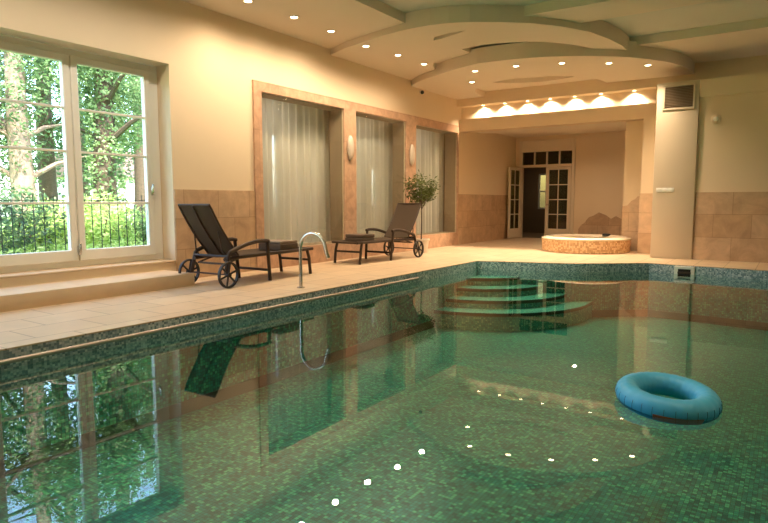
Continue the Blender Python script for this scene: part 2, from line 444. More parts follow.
# the annex room behind the niches
AX = -9.5
mb = MB()
mb.add(*prism(rect(6.35, 14.3, -.1, 3.4), [rect(9.0, 9.2, .95, 2.5), rect(9.42, 9.62, .95, 2.6), rect(13.2, 13.45, .95, 2.0)], 0, .12, toYZ(AX)))
mb.box(AX - .1, XW - .3, 6.35, 6.47, -.1, 3.4); mb.box(AX - .1, XW - .3, 14.2, 14.3, -.1, 3.4)
mb.box(AX - .1, XW - .3, 6.35, 14.3, 3.3, 3.4); mb.box(AX - .1, XW - .3, 6.35, 14.3, -.1, 0)
struct(mb.build('wall_annex', M_annex))
for k, (y0, y1, z1) in enumerate(((9.0, 9.2, 2.5), (9.42, 9.62, 2.6), (13.2, 13.45, 2.0))):
    w = struct(empty('window_%d' % (k + 9), (AX - .05, y0, .95))); mb = MB(); d_, h_ = y1 - y0, z1 - .95
    for a, b_, c, d in ((0, .03, 0, h_), (d_ - .03, d_, 0, h_), (.03, d_ - .03, 0, .04), (.03, d_ - .03, h_ - .04, h_), (.03, d_ - .03, h_ * .55, h_ * .55 + .03)):
        mb.box(-.03, .03, a, b_, c, d)
    mb.build('window_frame', M_white, w)

# ------------------------------------------------------------------ the big garden window
w = struct(empty('window_1', (XW - .30, 3.34, .31)))
wy = w.location.y; wz = w.location.z
def wbox(mb, a, b_, c, d, x0=-.035, x1=.035, r=.008):
    mb.rbox(x0, x1, a - wy, b_ - wy, c - wz, d - wz, r, seg=1)
mb = MB()
wbox(mb, 1.62, 5.11, .29, .38); wbox(mb, 1.62, 5.11, 2.88, 2.97)
wbox(mb, 1.62, 1.69, .37, 2.89); wbox(mb, 4.965, 5.11, .37, 2.89)
wbox(mb, 2.72, 2.80, .37, 2.89); wbox(mb, 3.815, 3.915, .37, 2.89)
mb.build('window_frame', M_white, w)
CAS = [(1.67, 2.745), (2.775, 3.855), (3.875, 4.965)]
for a, b_ in CAS:
    mb = MB(); t = .085; x0, x1 = -.02, .06
    wbox(mb, a, b_, .365, .505, x0, x1); wbox(mb, a, b_, 2.80, 2.89, x0, x1)
    wbox(mb, a, a + t, .49, 2.82, x0, x1); wbox(mb, b_ - t, b_, .49, 2.82, x0, x1)
    s = mb.build('casement', M_white, w)
    mb = MB()
    for z in (1.09, 1.725, 2.25): wbox(mb, a + t, b_ - t, z - .014, z + .014, 0.0, .05, .004)
    mb.build('glazing_bar', M_white, s)
    mb = MB(); mb.box(.018, .026, a + t - wy, b_ - t - wy, .5 - wz, 2.81 - wz); mb.build('glass_pane', M_glass, s)
for y, z in ((3.865, .49), (4.94, 1.25)):
    mb = MB(); mb.rbox(.055, .085, y - .018 - wy, y + .018 - wy, z - .05 - wz, z + .07 - wz, .008); mb.rbox(.08, .105, y - .012 - wy, y + .012 - wy, z - .02 - wz, z + .10 - wz, .006)
    mb.build('window_handle', M_metal, w)

w = struct(empty('window_8', (XW - .30, -.85, .31)))  # unseen window, added to let cool daylight onto the near pool
mb = MB()
for q in ((-1.75, 1.75, 0, .19), (-1.75, 1.75, 2.5, 2.67), (-1.75, -1.6, .1, 2.6), (1.6, 1.75, .1, 2.6), (-.09, .09, .1, 2.6)): mb.box(-.035, .035, q[0], q[1], q[2] - .02, q[3])
mb.build('window_frame', M_white, w)
mb = MB(); mb.box(-.004, .004, -1.7, 1.7, .1, 2.6); mb.build('glass_pane', M_glass, w)

# ------------------------------------------------------------------ back: bulkhead, cove, lintel, piers, column, right wall
mb = MB()
mb.box(XW - .05, XR + .3, YB, YB + .3, 3.49, 4.4)
mb.box(XW - .05, -1.6, YB + .28, YB + .5, 2.88, 4.3)
mb.box(XW - .05, -1.6, YB + .14, YB + .4, 2.88, 3.18)
struct(mb.build('wall_back', M_wall))
mb = MB(); mb.box(-2.73, -2.0, 13.58, 14.3, 0, 2.89); struct(mb.build('trim_6', M_wall))
mb = MB(); mb.box(-2.742, -2.0, 13.564, 14.2, 0, 1.28); struct(mb.build('trim_7', M_stoneXZ))
mb = MB(); mb.box(-3.24, -2.6, 14.3, 14.7, 0, 2.97); struct(mb.build('trim_8', M_wall))
toXZ = lambda y0: (lambda u, v, w: (u, y0 - w, v))
mtn = [(-3.25, 0), (-2.7, 0), (-2.7, 1.28), (-2.80, 1.30), (-2.86, 1.24), (-2.93, 1.22), (-2.98, 1.16), (-3.06, 1.12), (-3.14, 1.02), (-3.25, 1.0)]
mb = MB(); mb.add(*prism(mtn, [], 0, .016, toXZ(14.3))); struct(mb.build('trim_9', M_stoneXZ))
# column
mb = MB(); mb.rbox(-2.31, -1.57, 12.6, 13.75, 0, 3.37, .012); struct(mb.build('column', M_col))
# right of the column
mb = MB(); mb.box(-1.58, XR + .3, 12.66, 12.95, -.1, 3.37); mb.box(-1.58, XR + .3, 12.85, 13.7, 3.27, 3.37)
mb.box(-1.58, XR + .3, 12.62, 12.75, 3.055, 3.37); struct(mb.build('wall_right', M_wall))
mb = MB(); mb.box(-1.565, XR + .2, 12.64, 12.7, 0, 1.28); struct(mb.build('baseboard_right', M_stoneXZ))
# enclosing walls nobody sees directly
mb = MB(); mb.box(XR, XR + .3, YF - .3, 13.9, -1.3, 4.75); struct(mb.build('wall_side', M_wall))
mb = MB(); mb.box(XW - .05, XR + .3, YF - .3, YF, -1.3, 4.75); struct(mb.build('wall_front', M_wall))
# alcove
mb = MB(); mb.add(*prism(rect(-8.5, -1.0, -.1, 4.75), [rect(-7.02, -5.36, -.02, 2.93)], 0, .2, toXZ(17.8))); struct(mb.build('wall_alcove', M_wall))
mb = MB(); mb.box(-1.4, -1.1, 13.8, 17.8, -.1, 4.7); struct(mb.build('wall_alcove_side', M_wall))
arc = [(-1.3, 13.9), (-7.2, 13.9), (-7.2, 15.0)] + [(-7.2 + 5.9 * k / 20, 15.0 + 1.55 * sin(pi * k / 20 * .8)) for k in range(1, 21)]
mb = MB(); mb.box(-7.2, -1.1, 13.8, 17.7, 3.06, 3.2); mb.add(*prism(arc, [], 2.96, 3.07)); struct(mb.build('ceiling_alcove', M_ceil))
mt2 = [(-5.2, 0), (-1.4, 0), (-1.4, 1.0), (-3.7, .92), (-3.85, .75), (-4.0, .62), (-4.15, .70), (-4.28, .62), (-4.42, .72), (-4.62, .80), (-4.78, .70), (-4.9, .66), (-5.02, .50), (-5.12, .42), (-5.2, .30)]
mb = MB(); mb.add(*prism(mt2, [], 0, .016, toXZ(17.6))); struct(mb.build('baseboard_back', M_stoneXZ))
# vent grille
g = empty('ventilation_grille', on_y(679, 97, 12.6)); gx, gz = g.location.x, g.location.z; g.location = (gx, 12.6, gz)
mb = MB()
for q in ((-.28, .28, .20, .235), (-.28, .28, -.235, -.20), (-.28, -.245, -.2, .2), (.245, .28, -.2, .2)): mb.rbox(q[0], q[1], -.02, .004, q[2], q[3], .004, seg=1)
mb.build('frame', M_col, g)
mb = MB(); mb.box(-.25, .25, -.003, .004, -.21, .21); mb.build('backing', plain('grille_backing', '#6E5C48', .7), g)
mb = MB()
for k in range(14):
    z = -.19 + .38 * k / 13; xf = Matrix.Translation((0, -.010, z)) @ Matrix.Rotation(radians(35), 4, 'X')
    mb.box(-.247, .247, -.009, .009, -.0015, .0015, xf=xf)
mb.build('louvre', M_grille, g)
tag(g, 'square bronze louvred ventilation grille at the top of the white column', 'vent')
# light switches: one plate of three
p = on_y(665, 190, 12.6)
g = empty('light_switch', (p.x, 12.6, p.z))
mb = MB(); mb.rbox(-.16, .16, -.012, .004, -.042, .042, .004); mb.build('plate', M_white, g)
for k in (-1, 0, 1):
    mb = MB(); mb.rbox(-.038 + k * .1, .038 + k * .1, -.02, -.008, -.032, .032, .004); mb.build('rocker', M_white, g)
tag(g, 'small triple light switch plate on the white column', 'switch')
p = on_y(716, 119, 12.66)
g = empty('wall_siren', (p.x, 12.66, p.z))
xf = Matrix.Rotation(radians(90), 4, 'X')
mb = MB(); mb.lathe([(0, -.002), (.085, -.002), (.085, .02), (.07, .03), (0, .03)], n=32, xf=xf); mb.build('base', M_wall, g)
mb = MB(); mb.lathe([(.045, .028), (.04, .05), (.02, .06), (0, .061)], n=24, xf=xf); mb.build('dome', M_white, g)
tag(g, 'round cream siren high on the wall right of the white column', 'siren')
p = on_x(420, 87, XW)
g = empty('motion_sensor', (XW, p.y, 3.58))
mb = MB(); mb.rbox(-.004, .03, -.03, .03, -.03, .03, .006); mb.build('bracket', M_white, g)
mb = MB(); mb.lathe([(0, -.045), (.03, -.034), (.045, 0), (.03, .034), (0, .045)], c=(.06, 0, -.005), n=20); mb.build('lens_dome', M_black, g)
tag(g, 'small black ball sensor high on the left wall near the ceiling', 'sensor')

# ------------------------------------------------------------------ ceiling
mb = MB(); mb.box(XW - .05, XR + .3, YF - .3, 14.0, 4.03, 4.3); struct(mb.build('ceiling', M_recess))
mb = MB()
mb.box(XW - .05, -5.18, YF, 13.7, ZC, 4.06)
mb.box(-5.2, XR + .1, 11.45, 13.7, ZC, 4.06)
mb.box(-5.2, XR + .1, 8.7, 9.55, ZC, 4.06)
mb.box(-5.2, XR + .1, 3.2, 4.1, ZC, 4.06)
mb.box(1.6, XR + .1, YF, 12.5, ZC, 4.06)
struct(mb.build('ceiling_soffit', M_ceil))
A_out = [(-7.2, 8.62), (-6.64, 8.36), (-5.98, 8.16), (-5.6, 8.06), (-5.28, 8.01), (-5.0, 7.99), (-4.73, 8.0), (-4.45, 8.07), (-4.16, 8.2), (-3.8, 8.45), (-3.44, 8.76), (-3.11, 9.18), (-2.82, 9.76), (-2.68, 10.35), (-2.60, 10.9), (-2.60, 11.5), (-2.68, 12.2), (-2.88, 12.9), (-3.15, 13.65), (-7.2, 13.65)]
def smooth_poly(p, it=2):
    for _ in range(it):
        q = []
        for i in range(len(p)):
            a, b = p[i], p[(i + 1) % len(p)]
            q += [(a[0]*.75 + b[0]*.25, a[1]*.75 + b[1]*.25), (a[0]*.25 + b[0]*.75, a[1]*.25 + b[1]*.75)]
        p = q
    return p
hole = [(-4.65 + 1.62 * cos(2*pi*k/64), 11.35 + 1.82 * sin(2*pi*k/64)) for k in range(64)]
slit = [(-5.12, 8.80), (-5.0, 8.62), (-4.7, 8.55), (-4.4, 8.56), (-4.65, 8.66), (-4.9, 8.76)]
mb = MB(); mb.add(*prism(smooth_poly(A_out[:-2], 0) + A_out[-2:], [hole, slit], 3.78, 4.04)); struct(mb.build('ceiling_ring', M_ceil))
cx, cy = -4.95, 13.4
def bend(x, y): return (x, y + .26 * min(1, max(0, (-5.0 - x) / 1.1)))
o_ = [bend(cx + 3.15 * sin(radians(t)), cy - 3.15 * cos(radians(t))) for t in [-45 + k * 2.3 for k in range(61)]]
i_ = [(cx + 1.45 * sin(radians(t)), cy - 1.45 * cos(radians(t))) for t in [94 - k * 4 for k in range(47)]]
mb = MB(); mb.add(*prism(o_ + i_ + [(-6.4, 13.65), (-7.2, 13.65)], [], 3.66, 3.94)); struct(mb.build('ceiling_crescent', M_ceil))

# ------------------------------------------------------------------ lamps
LWARM = (1.0, .76, .51)
def spot(loc, watts, size=150, blend=.6, rad=.05, rot=(0, 0, 0), col=LWARM):
    l = D.lights.new('lamp_or_fill_light', 'SPOT'); l.energy = watts; l.color = col; l.spot_size = radians(size); l.spot_blend = blend; l.shadow_soft_size = rad
    o = D.objects.new('lamp_or_fill_light', l); C.objects.link(o); o.location = loc; o.rotation_euler = rot; return o
def make_down():
    g = empty('downlight')
    mb = MB(); mb.lathe([(.052, .0), (.052, -.006), (.062, -.012), (.078, -.006), (.078, .006), (.052, .006)], n=28, closed=True); mb.build('trim_ring', M_trimring, g)
    mb = MB(); mb.lathe([(.0, -.003), (.052, -.003), (.052, .004), (0, .004)], n=24); mb.build('lamp_lens', M_lens, g)
    return g
proto = make_down(); used = [False]
def downlight(loc, label, group, watts, **k):
    g = proto if not used[0] else dup(proto)
    used[0] = True; g.location = loc; tag(g, label, 'downlight', group)
    spot((loc[0], loc[1], loc[2] - .03), watts, **k)
    return g
ordn = ['nearest the garden window', 'second from the garden window', 'third from the garden window', 'fourth from the garden window', 'fifth from the garden window', 'by the black sensor']
W_ROW, W_ARC, W_COVE = 175, 210, 230
for k, (px, py) in enumerate([(248, 1), (294, 17), (331, 31), (366, 46), (398, 55), (424, 64)]):
    z = ZC if k < 3 else 3.78
    p = on_z(px, py, z)
    downlight((p.x, p.y, z), 'lit downlight in the ceiling row along the left wall, ' + ordn[k], 'downlights along the left wall', W_ROW, size=165, blend=1.0)
names = ['behind the crescent front, nearest the left cove end', 'at the left front of the crescent', 'second along the front of the crescent', 'in the middle of the crescent front edge', 'right of the crescent middle', 'at the crescent tip above the column']
for k, (px, py) in enumerate([(472, 82), (475, 71), (516, 66), (562, 63), (609, 63), (648, 65)]):
    p = on_z(px, py, 3.66)
    downlight((p.x, p.y, 3.66), 'lit ceiling downlight ' + names[k], 'downlights in the ceiling crescent', W_ARC, size=120, blend=1.0)
cn = ['leftmost, beside the left wall', 'second from the left', 'third from the left', 'in the middle', 'third from the right', 'second from the right', 'rightmost, beside the column']
for k, x in enumerate((-6.53, -5.95, -5.38, -4.83, -4.26, -3.68, -2.98)):
    downlight((x, YB + .19, 3.49), 'small lit spot washing the cove over the alcove, ' + cn[k], 'cove spots over the alcove', W_COVE, size=140, blend=1.0, rad=.03).scale = (.7, .7, .7)
# unseen fill lamps without fixtures, added to brighten the window side and pool
for y in (4.85, 3.95, 3.05, 2.15, 1.2):
    spot((-6.25, y, ZC - .03), 60, size=165, blend=1.0, col=(1, .86, .70))
for x, y in ((-3.8, 3.65), (-1.5, 3.65), (.8, 3.65)):
    spot((x, y, ZC - .03), 170, size=150, blend=1.0)
spot((-6.9, 19.3, 3.0), 40, size=160, blend=1.0)  # fill light added in the corridor behind the door
spot((-4.6, 15.6, 2.95), 170, size=160, blend=1.0)  # hidden fill light added to brighten the alcove
for y in (7.6, 10.2, 12.6):
    spot((-8.5, y, 3.28), 150 if y < 9 else 95, size=150, blend=.6, col=(1, .88, .74))  # fill lights added in the annex to brighten the curtains

# wall sconces
def make_sconce():
    g = empty('wall_sconce')
    mb = MB(); vs = []; fs = []; n = 14; m = 12
    for j in range(m + 1):
        t = -pi / 2 + pi * j / m
        for i in range(n + 1):
            a = pi * i / n
            vs.append((.02 + .075 * sin(a) * cos(t), .085 * cos(a) * cos(t), .24 * sin(t)))
    for j in range(m):
        for i in range(n):
            q = j * (n + 1) + i; fs.append((q, q + 1, q + n + 2, q + n + 1))
    mb.add(vs, fs, 0, True); mb.build('shade', M_sconce, g)
    mb = MB(); mb.rbox(-.002, .024, -.05, .05, -.12, .12, .006); mb.build('back_plate', M_metal, g)
    return g
s = make_sconce(); p = on_x(350, 148, XW + .05); s.location = (XW + .034, p.y, p.z)
tag(s, 'white oval wall sconce on the stone pilaster between first and middle niche', 'wall lamp', 'oval wall sconces')
s = dup(s); p = on_x(411.5, 155, XW + .05); s.location = (XW + .034, p.y, p.z)
tag(s, 'white oval wall sconce on the stone pilaster just above the potted tree', 'wall lamp', 'oval wall sconces')

# ------------------------------------------------------------------ french door at the back of the alcove
DY = 17.6
d = struct(empty('door_1', (-6.2, DY, 0)))
mb = MB()
fx0, fx1 = -7.04 + 6.2, -5.34 + 6.2
for q in ((fx0, fx0 + .09, 0, 2.94), (fx1 - .09, fx1, 0, 2.94), (fx0 + .091, fx1 - .091, 2.60, 2.94), (fx0 + .091, fx1 - .091, 2.14, 2.22)): mb.rbox(q[0], q[1], -.05, .12, q[2], q[3], .008, seg=1)
for k in range(1, 4): mb.rbox(fx0 + .09 + (fx1 - fx0 - .18) * k / 4 - .02, fx0 + .09 + (fx1 - fx0 - .18) * k / 4 + .02, -.03, .08, 2.21, 2.62, .005, seg=1)
mb.build('door_frame', M_doorwhite, d)
mb = MB(); mb.box(fx0 + .05, fx1 - .05, .02, .03, 2.2, 2.61); mb.build('transom_glass', M_glassdoor, d)
def leaf(name, xf, flip):
    lw = .76; mb = MB()
    for q in ((0, .1, .02, 2.13), (lw - .1, lw, .02, 2.13), (.08, lw - .08, .02, .30), (.08, lw - .08, 2.05, 2.13)): mb.rbox(q[0], q[1], -.022, .022, q[2], q[3], .005, seg=1, xf=xf)
    l = mb.build(name, M_doorwhite, d)
    mb = MB()
    mb.box(lw / 2 - .014, lw / 2 + .014, -.016, .016, .28, 2.06, xf=xf)
    for k in range(1, 4): mb.box(.08, lw - .08, -.016, .016, .29 + 1.76 * k / 4 - .014, .29 + 1.76 * k / 4 + .014, xf=xf)
    mb.build('glazing_bar', M_doorwhite, l)
    mb = MB(); mb.box(.09, lw - .09, -.004, .004, .29, 2.06, xf=xf); mb.build('glass_pane', M_glassdoor, l)
    mb = MB(); hx = lw - .05 if not flip else .05
    mb.tube([xf @ Vector((hx, -.02, 1.02)), xf @ Vector((hx, -.06, 1.02)), xf @ Vector((hx + (-.1 if not flip else .1), -.06, 1.02))], .01, 8); mb.build('door_handle', M_metal, l)
leaf('door_leaf', Matrix.Translation((-.005, 0, 0)), True)
leaf('door_leaf', Matrix.Translation((fx0 + .06, -.06, 0)) @ Matrix.Rotation(radians(-95), 4, 'Z'), False)
# corridor behind the door
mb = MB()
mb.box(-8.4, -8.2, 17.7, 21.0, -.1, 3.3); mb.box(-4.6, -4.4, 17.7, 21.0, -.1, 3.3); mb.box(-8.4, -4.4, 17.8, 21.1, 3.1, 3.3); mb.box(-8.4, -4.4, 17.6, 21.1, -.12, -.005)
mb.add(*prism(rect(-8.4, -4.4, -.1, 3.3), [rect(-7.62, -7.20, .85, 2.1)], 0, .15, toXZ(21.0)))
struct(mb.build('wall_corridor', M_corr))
w = struct(empty('window_7', (-7.41, 20.93, .85)))
mb = MB(); mb.box(-.17, .17, -.004, .004, .04, 1.21); mb.build('glass_pane', glassy('dimming_glass', (.34, .30, .18, 1), 1.45), w)  # tint added to tone down the bright sky behind the pane
mb = MB()
for q in ((-.21, -.16, 0, 1.25), (.16, .21, 0, 1.25), (-.16, .16, 0, .05), (-.16, .16, 1.2, 1.25), (-.16, .16, .6, .65)): mb.box(q[0], q[1], -.03, .03, q[2], q[3])
mb.build('window_frame', M_white, w)

# ------------------------------------------------------------------ hot tub
TX, TY, TR = -3.86, 13.58, .95
g = empty('hot_tub', (TX - .0, TY, 0))
mb = MB(); mb.lathe([(.75, .0), (TR - .02, .0), (TR, .01), (TR, .28), (.75, .28)], n=72); mb.build('base', M_tubtile, g)
mb = MB(); mb.lathe([(TR + .005, .275), (TR + .012, .30), (TR - .02, .312), (.88, .315), (.86, .33), (.84, .335), (.80, .32), (.76, .22), (.70, .12), (.55, .09), (0, .08)], n=72); mb.build('rim_shell', M_acryl, g)
mb = MB(); mb.lathe([(0, .255), (.785, .255)], n=48); mb.build('tub_water', M_tubwater, g)
mb = MB(); mb.rbox(.28, .46, -.80, -.72, .30, .36, .02); 
mb.v = [(p[0] - .1, p[1] + 1.52, p[2]) for p in mb.v]; mb.build('headrest', M_black, g)
tag(g, 'round hot tub with cream rim and tan mosaic base beside the alcove', 'hot tub')

# ------------------------------------------------------------------ skimmer in the far pool rim
p = on_y(684.5, 271, 11.36)
g = empty('pool_skimmer', (p.x, 11.35, -.135), radians(-5))
mb = MB()
for q in ((-.165, .165, .065, .115), (-.165, .165, -.105, -.065), (-.165, -.10, -.07, .07), (.10, .165, -.07, .07)): mb.rbox(q[0], q[1], -.02, .03, q[2], q[3], .005, seg=1)
mb.build('frame', M_white, g)
mb = MB(); mb.box(-.12, .12, -.016, .02, -.09, .09); mb.build('opening', M_dark, g)
mb = MB(); mb.rbox(-.108, .108, -.022, -.012, -.02, .02, .004); mb.build('flap', M_brown_frame, g)
tag(g, 'white framed pool skimmer opening in the far pool edge below the column', 'skimmer')

# ------------------------------------------------------------------ handrail along the pool edge
g = empty('pool_handrail', (-4.81, 7.8, -.085))
mb = MB(); mb.tube([(0, 0, 0), (0, -4, 0), (0, -8.5, 0)], .02, 12); mb.build('rail', plain('rail_steel', '#B9AEA4', .4, metal=.6), g)
for y in (-.15, -2, -4, -6, -8):
    mb = MB(); mb.tube([(.0, y, 0), (-.06, y, 0)], .009, 8); mb.build('bracket', M_metal, g)
tag(g, 'long straight handrail running just above the water along the left pool edge', 'handrail')
# swan neck spout
g = empty('water_spout', (-5.19, 5.52, 0))
pts = [(0, 0, -.01), (0, 0, .25), (0, 0, .46)] + [(.21 - .21 * cos(radians(t)), 0, .50 + .21 * sin(radians(t))) for t in range(0, 151, 10)] + [(.43, 0, .48), (.46, 0, .41)]
mb = MB(); mb.tube(pts, .023, 12, sx=1.0); mb.build('neck', M_metal, g)
mb = MB(); mb.lathe([(0, .002), (.05, .002), (.05, .012), (.03, .018), (.024, .018)], n=24); mb.build('flange', M_metal, g)
tag(g, 'swan neck steel water spout standing on the deck at the left pool edge', 'spout')

# ------------------------------------------------------------------ sun loungers (length runs along local +Y, foot end far)
def make_lounger():
    g = empty('sun_lounger')
    hw = .278
    for s in (-1, 1):
        mb = MB(); mb.tube([(s*hw, .02, .36), (s*hw, .3, .375), (s*hw, .85, .38), (s*hw, 1.86, .385)], .025, 8); mb.build('side_rail', M_brown_frame, g)
        mb = MB(); mb.tube([(s*(hw + .005), 1.72, .38), (s*(hw + .012), 1.76, .25), (s*(hw + .012), 1.79, 0)], .024, 8); mb.build('leg', M_brown_frame, g)
        mb = MB(); mb.tube([(s*(hw + .03), .80, .555), (s*(hw + .025), .83, .3), (s*(hw + .02), .86, 0)], .025, 8); mb.build('leg', M_brown_frame, g)
        mb = MB(); mb.tube([(s*(hw + .035), 0, .17), (s*(hw + .03), .04, .34), (s*(hw + .03), .07, .43), (s*(hw + .03), .11, .47)], .025, 8); mb.build('rear_post', M_brown_frame, g)
        ap = [(s*(hw + .03), .09 + .74 * t, .455 + .115 * sin(pi * .5 * min(1, t * 1.25)) + (-.015 if t > .98 else 0)) for t in [k / 10 for k in range(11)]]
        mb = MB(); mb.tube(ap, .028, 8); mb.build('armrest', M_brown_frame, g)
        # wheel
        w = MB(); xf = Matrix.Translation((s*(hw + .085), 0, .172)) @ Matrix.Rotation(radians(90), 4, 'Y')
        w.lathe([(.148, -.018), (.168, -.020), (.172, -.01), (.172, .01), (.168, .020), (.148, .018)], n=36, closed=True, xf=Matrix.Rotation(radians(90), 4, 'Y'), c=(s*(hw + .085), 0, .172))
        wo = w.build('wheel', M_rubber, g)
        sp = MB()
        sp.lathe([(0, -.025), (.03, -.025), (.03, .025), (0, .025)], n=16, xf=Matrix.Rotation(radians(90), 4, 'Y'), c=(s*(hw + .085), 0, .172))
        for k in range(6):
            a = pi / 3 * k + .3
            c = Vector((s*(hw + .085), 0, .172)); dv = Vector((0, cos(a), sin(a)))
            sp.tube([c + dv * .02, c + dv * .155], .013, 6)
        sp.build('spokes', M_rubber, wo)
    mb = MB(); mb.tube([(-hw - .1, 0, .172), (hw + .1, 0, .172)], .01, 8); mb.build('axle', M_brown_frame, g)
    for y, z, e in ((.855, .15, .01), (1.775, .22, .01), (.05, .40, .03)):
        mb = MB(); mb.tube([(-hw - e, y, z), (hw + e, y, z)], .018, 8); mb.build('crossbar', M_brown_frame, g)
    mb = MB(); mb.tube([(-hw + .03, .32, .36), (-hw + .03, .06, .30), (hw - .03, .06, .30), (hw - .03, .32, .36)], .013, 8); mb.build('support_loop', M_brown_frame, g)
    # sling seat, slightly sagging
    def sling(path, width, th, name, par=g):
        vs = []; fs = []; nx = 10; ny = len(path)
        for side in (0, 1):
            for j, (y, z) in enumerate(path):
                for i in range(nx + 1):
                    u = -1 + 2 * i / nx
                    sag = .018 * (1 - u * u)
                    a = path[max(j-1, 0)]; b = path[min(j+1, ny-1)]; t = Vector((b[0]-a[0], b[1]-a[1])).normalized(); nn = Vector((-t.y, t.x))
                    if nn.y < 0: nn = -nn
                    off = -sag + (th if side == 0 else 0)
                    vs.append((u * width, y + nn.x * off, z + nn.y * off))
        B = ny * (nx + 1)
        for j in range(ny - 1):
            for i in range(nx):
                q = j * (nx + 1) + i
                fs.append((q, q + 1, q + nx + 2, q + nx + 1)); fs.append((B + q, B + q + nx + 1, B + q + nx + 2, B + q + 1))
        for j in range(ny - 1):
            for i in (0, nx):
                q = j * (nx + 1) + i; fs.append((q, q + nx + 1, B + q + nx + 1, B + q))
        for i in range(nx):
            for j in (0, ny - 1):
                q = j * (nx + 1) + i; fs.append((q, q + 1, B + q + 1, B + q))
        mb = MB(); mb.add(vs, fs, 0, True); return mb.build(name, M_sling, par)
    sling([(.30 + 1.55 * k / 14, .388 + .006 * (k > 12)) for k in range(15)], hw - .012, .014, 'seat_sling')
    bk = [(.27 - .48 * t - .03 * sin(pi * t), .40 + .665 * t) for t in [k / 12 for k in range(13)]]
    sling(bk, hw - .012, .014, 'back_sling')
    mb = MB()
    pa = [(-hw, y, z) for y, z in bk]; pb = [(hw, y, z) for y, z in reversed(bk)]
    mb.tube(pa + pb, .016, 8); mb.build('back_frame', M_brown_frame, g)
    mb = MB(); mid = [(0, y - .022, z - .014) for y, z in bk]; mb.tube(mid, .012, 8); mb.build('back_spine', M_brown_frame, g)
    for s in (-1, 1):
        mb = MB(); mb.tube([(s*.22, -.02, .73), (s*.24, .02, .48), (s*.27, .12, .36)], .010, 6); mb.build('prop', M_brown_frame, g)
    mb = MB(); mb.tube([(-hw, 1.86, .385), (hw, 1.86, .385)], .02, 8); mb.build('foot_bar', M_brown_frame, g)
    return g
L1 = make_lounger(); L1.location = (-6.31, 4.97, 0); L1.rotation_euler.z = math.atan2(.10, 1.76)
L2 = dup(L1); L2.location = (-6.50, 10.06, 0); L2.rotation_euler.z = pi - math.atan2(.06, 1.76)
tag(L1, 'dark brown wheeled sun lounger nearest the garden window, behind the steel spout', 'sun lounger', 'wheeled sun loungers')
tag(L2, 'dark brown wheeled sun lounger in front of the potted tree and middle niche', 'sun lounger', 'wheeled sun loungers')
def folded(name, lw, ll, h, layers, mat):
    mb = MB()
    for k in range(layers):
        z = h * k / layers; j = .006 * random.uniform(-1, 1)
        mb.rbox(-lw/2 + j, lw/2 + j, -ll/2 + j, ll/2 - j, z + .001, z + h / layers - .001, min(.012, h / layers * .3), seg=3)
    return mb.build(name, mat)
def on_lounger(o, L, y, z, x=0, rz=0):
    a = L.rotation_euler.z
    o.location = L.location + Vector((x * cos(a) - y * sin(a), x * sin(a) + y * cos(a), z)); o.rotation_euler.z = a + rz
t = folded('folded_towel', .43, .40, .10, 1, M_towel); on_lounger(t, L1, 1.36, .392, .03)
tag(t, 'folded dark brown towel under a thinner one on the lounger nearest the window', 'towel', 'folded towels on the loungers')
t = folded('folded_towel', .42, .39, .04, 1, M_towel2); on_lounger(t, L1, 1.36, .493, .03)
tag(t, 'thin folded taupe towel on top of the brown one, nearest lounger', 'towel', 'folded towels on the loungers')
t = folded('folded_towel', .42, .36, .065, 1, M_towel); on_lounger(t, L2, 1.42, .392, .0)
tag(t, 'lower folded dark brown towel on the lounger by the potted tree', 'towel', 'folded towels on the loungers')
t = folded('folded_towel', .41, .35, .06, 1, M_towel); on_lounger(t, L2, 1.42, .459, .0)
tag(t, 'upper folded dark brown towel on the lounger by the potted tree', 'towel', 'folded towels on the loungers')

# ------------------------------------------------------------------ swim ring
p = on_z(667, 396, -.12)
g = empty('swim_ring', (p.x, p.y, -.125)); g.rotation_euler = (radians(3), radians(4), 0)
R_, r_ = .232, .074
mb = MB(); NT, NS = 120, 26; vs = []; fs = []
for i in range(NT):
    t = 2 * pi * i / NT
    pin = .004 * (abs(sin(t * 14)) ** 8)
    for j in range(NS):
        s = 2 * pi * j / NS
        rr = r_ - pin * (0.4 + .6 * max(0, cos(s)))
        vs.append(((R_ + rr * cos(s)) * cos(t), (R_ + rr * cos(s)) * sin(t), rr * sin(s)))
for i in range(NT):
    for j in range(NS):
        fs.append((i*NS + j, ((i+1) % NT)*NS + j, ((i+1) % NT)*NS + (j+1) % NS, i*NS + (j+1) % NS))
mb.add(vs, fs, 0, True); mb.build('tube', M_blue, g)
def band(t0, t1, s0, s1, name, mat, off=.002):
    mb = MB(); vs = []; fs = []; n, m = 40, 6
    for i in range(n + 1):
        t = t0 + (t1 - t0) * i / n
        for j in range(m + 1):
            s = s0 + (s1 - s0) * j / m; rr = r_ + off
            vs.append(((R_ + rr * cos(s)) * cos(t), (R_ + rr * cos(s)) * sin(t), rr * sin(s)))
    for i in range(n):
        for j in range(m): q = i*(m+1) + j; fs.append((q, q + m + 1, q + m + 2, q + 1))
    mb.add(vs, fs, 0, True); return mb.build(name, mat, g)
for k in range(30):
    t = 2 * pi * k / 30; sm_ = MB()
    sm_.tube([((R_ + (r_ + .0005) * cos(a)) * cos(t), (R_ + (r_ + .0005) * cos(a)) * sin(t), (r_ + .0005) * sin(a)) for a in [radians(-25 + 8 * q) for q in range(7)]], .0018, 5); sm_.build('seam', M_blued, g)
band(0, 2 * pi, radians(-40), radians(-20), 'lower_band', M_blued)
band(radians(-95), radians(-40), radians(-42), radians(-8), 'orange_patch', M_orange, .004)
tag(g, 'blue inflatable swim ring floating on the pool water', 'swim ring')

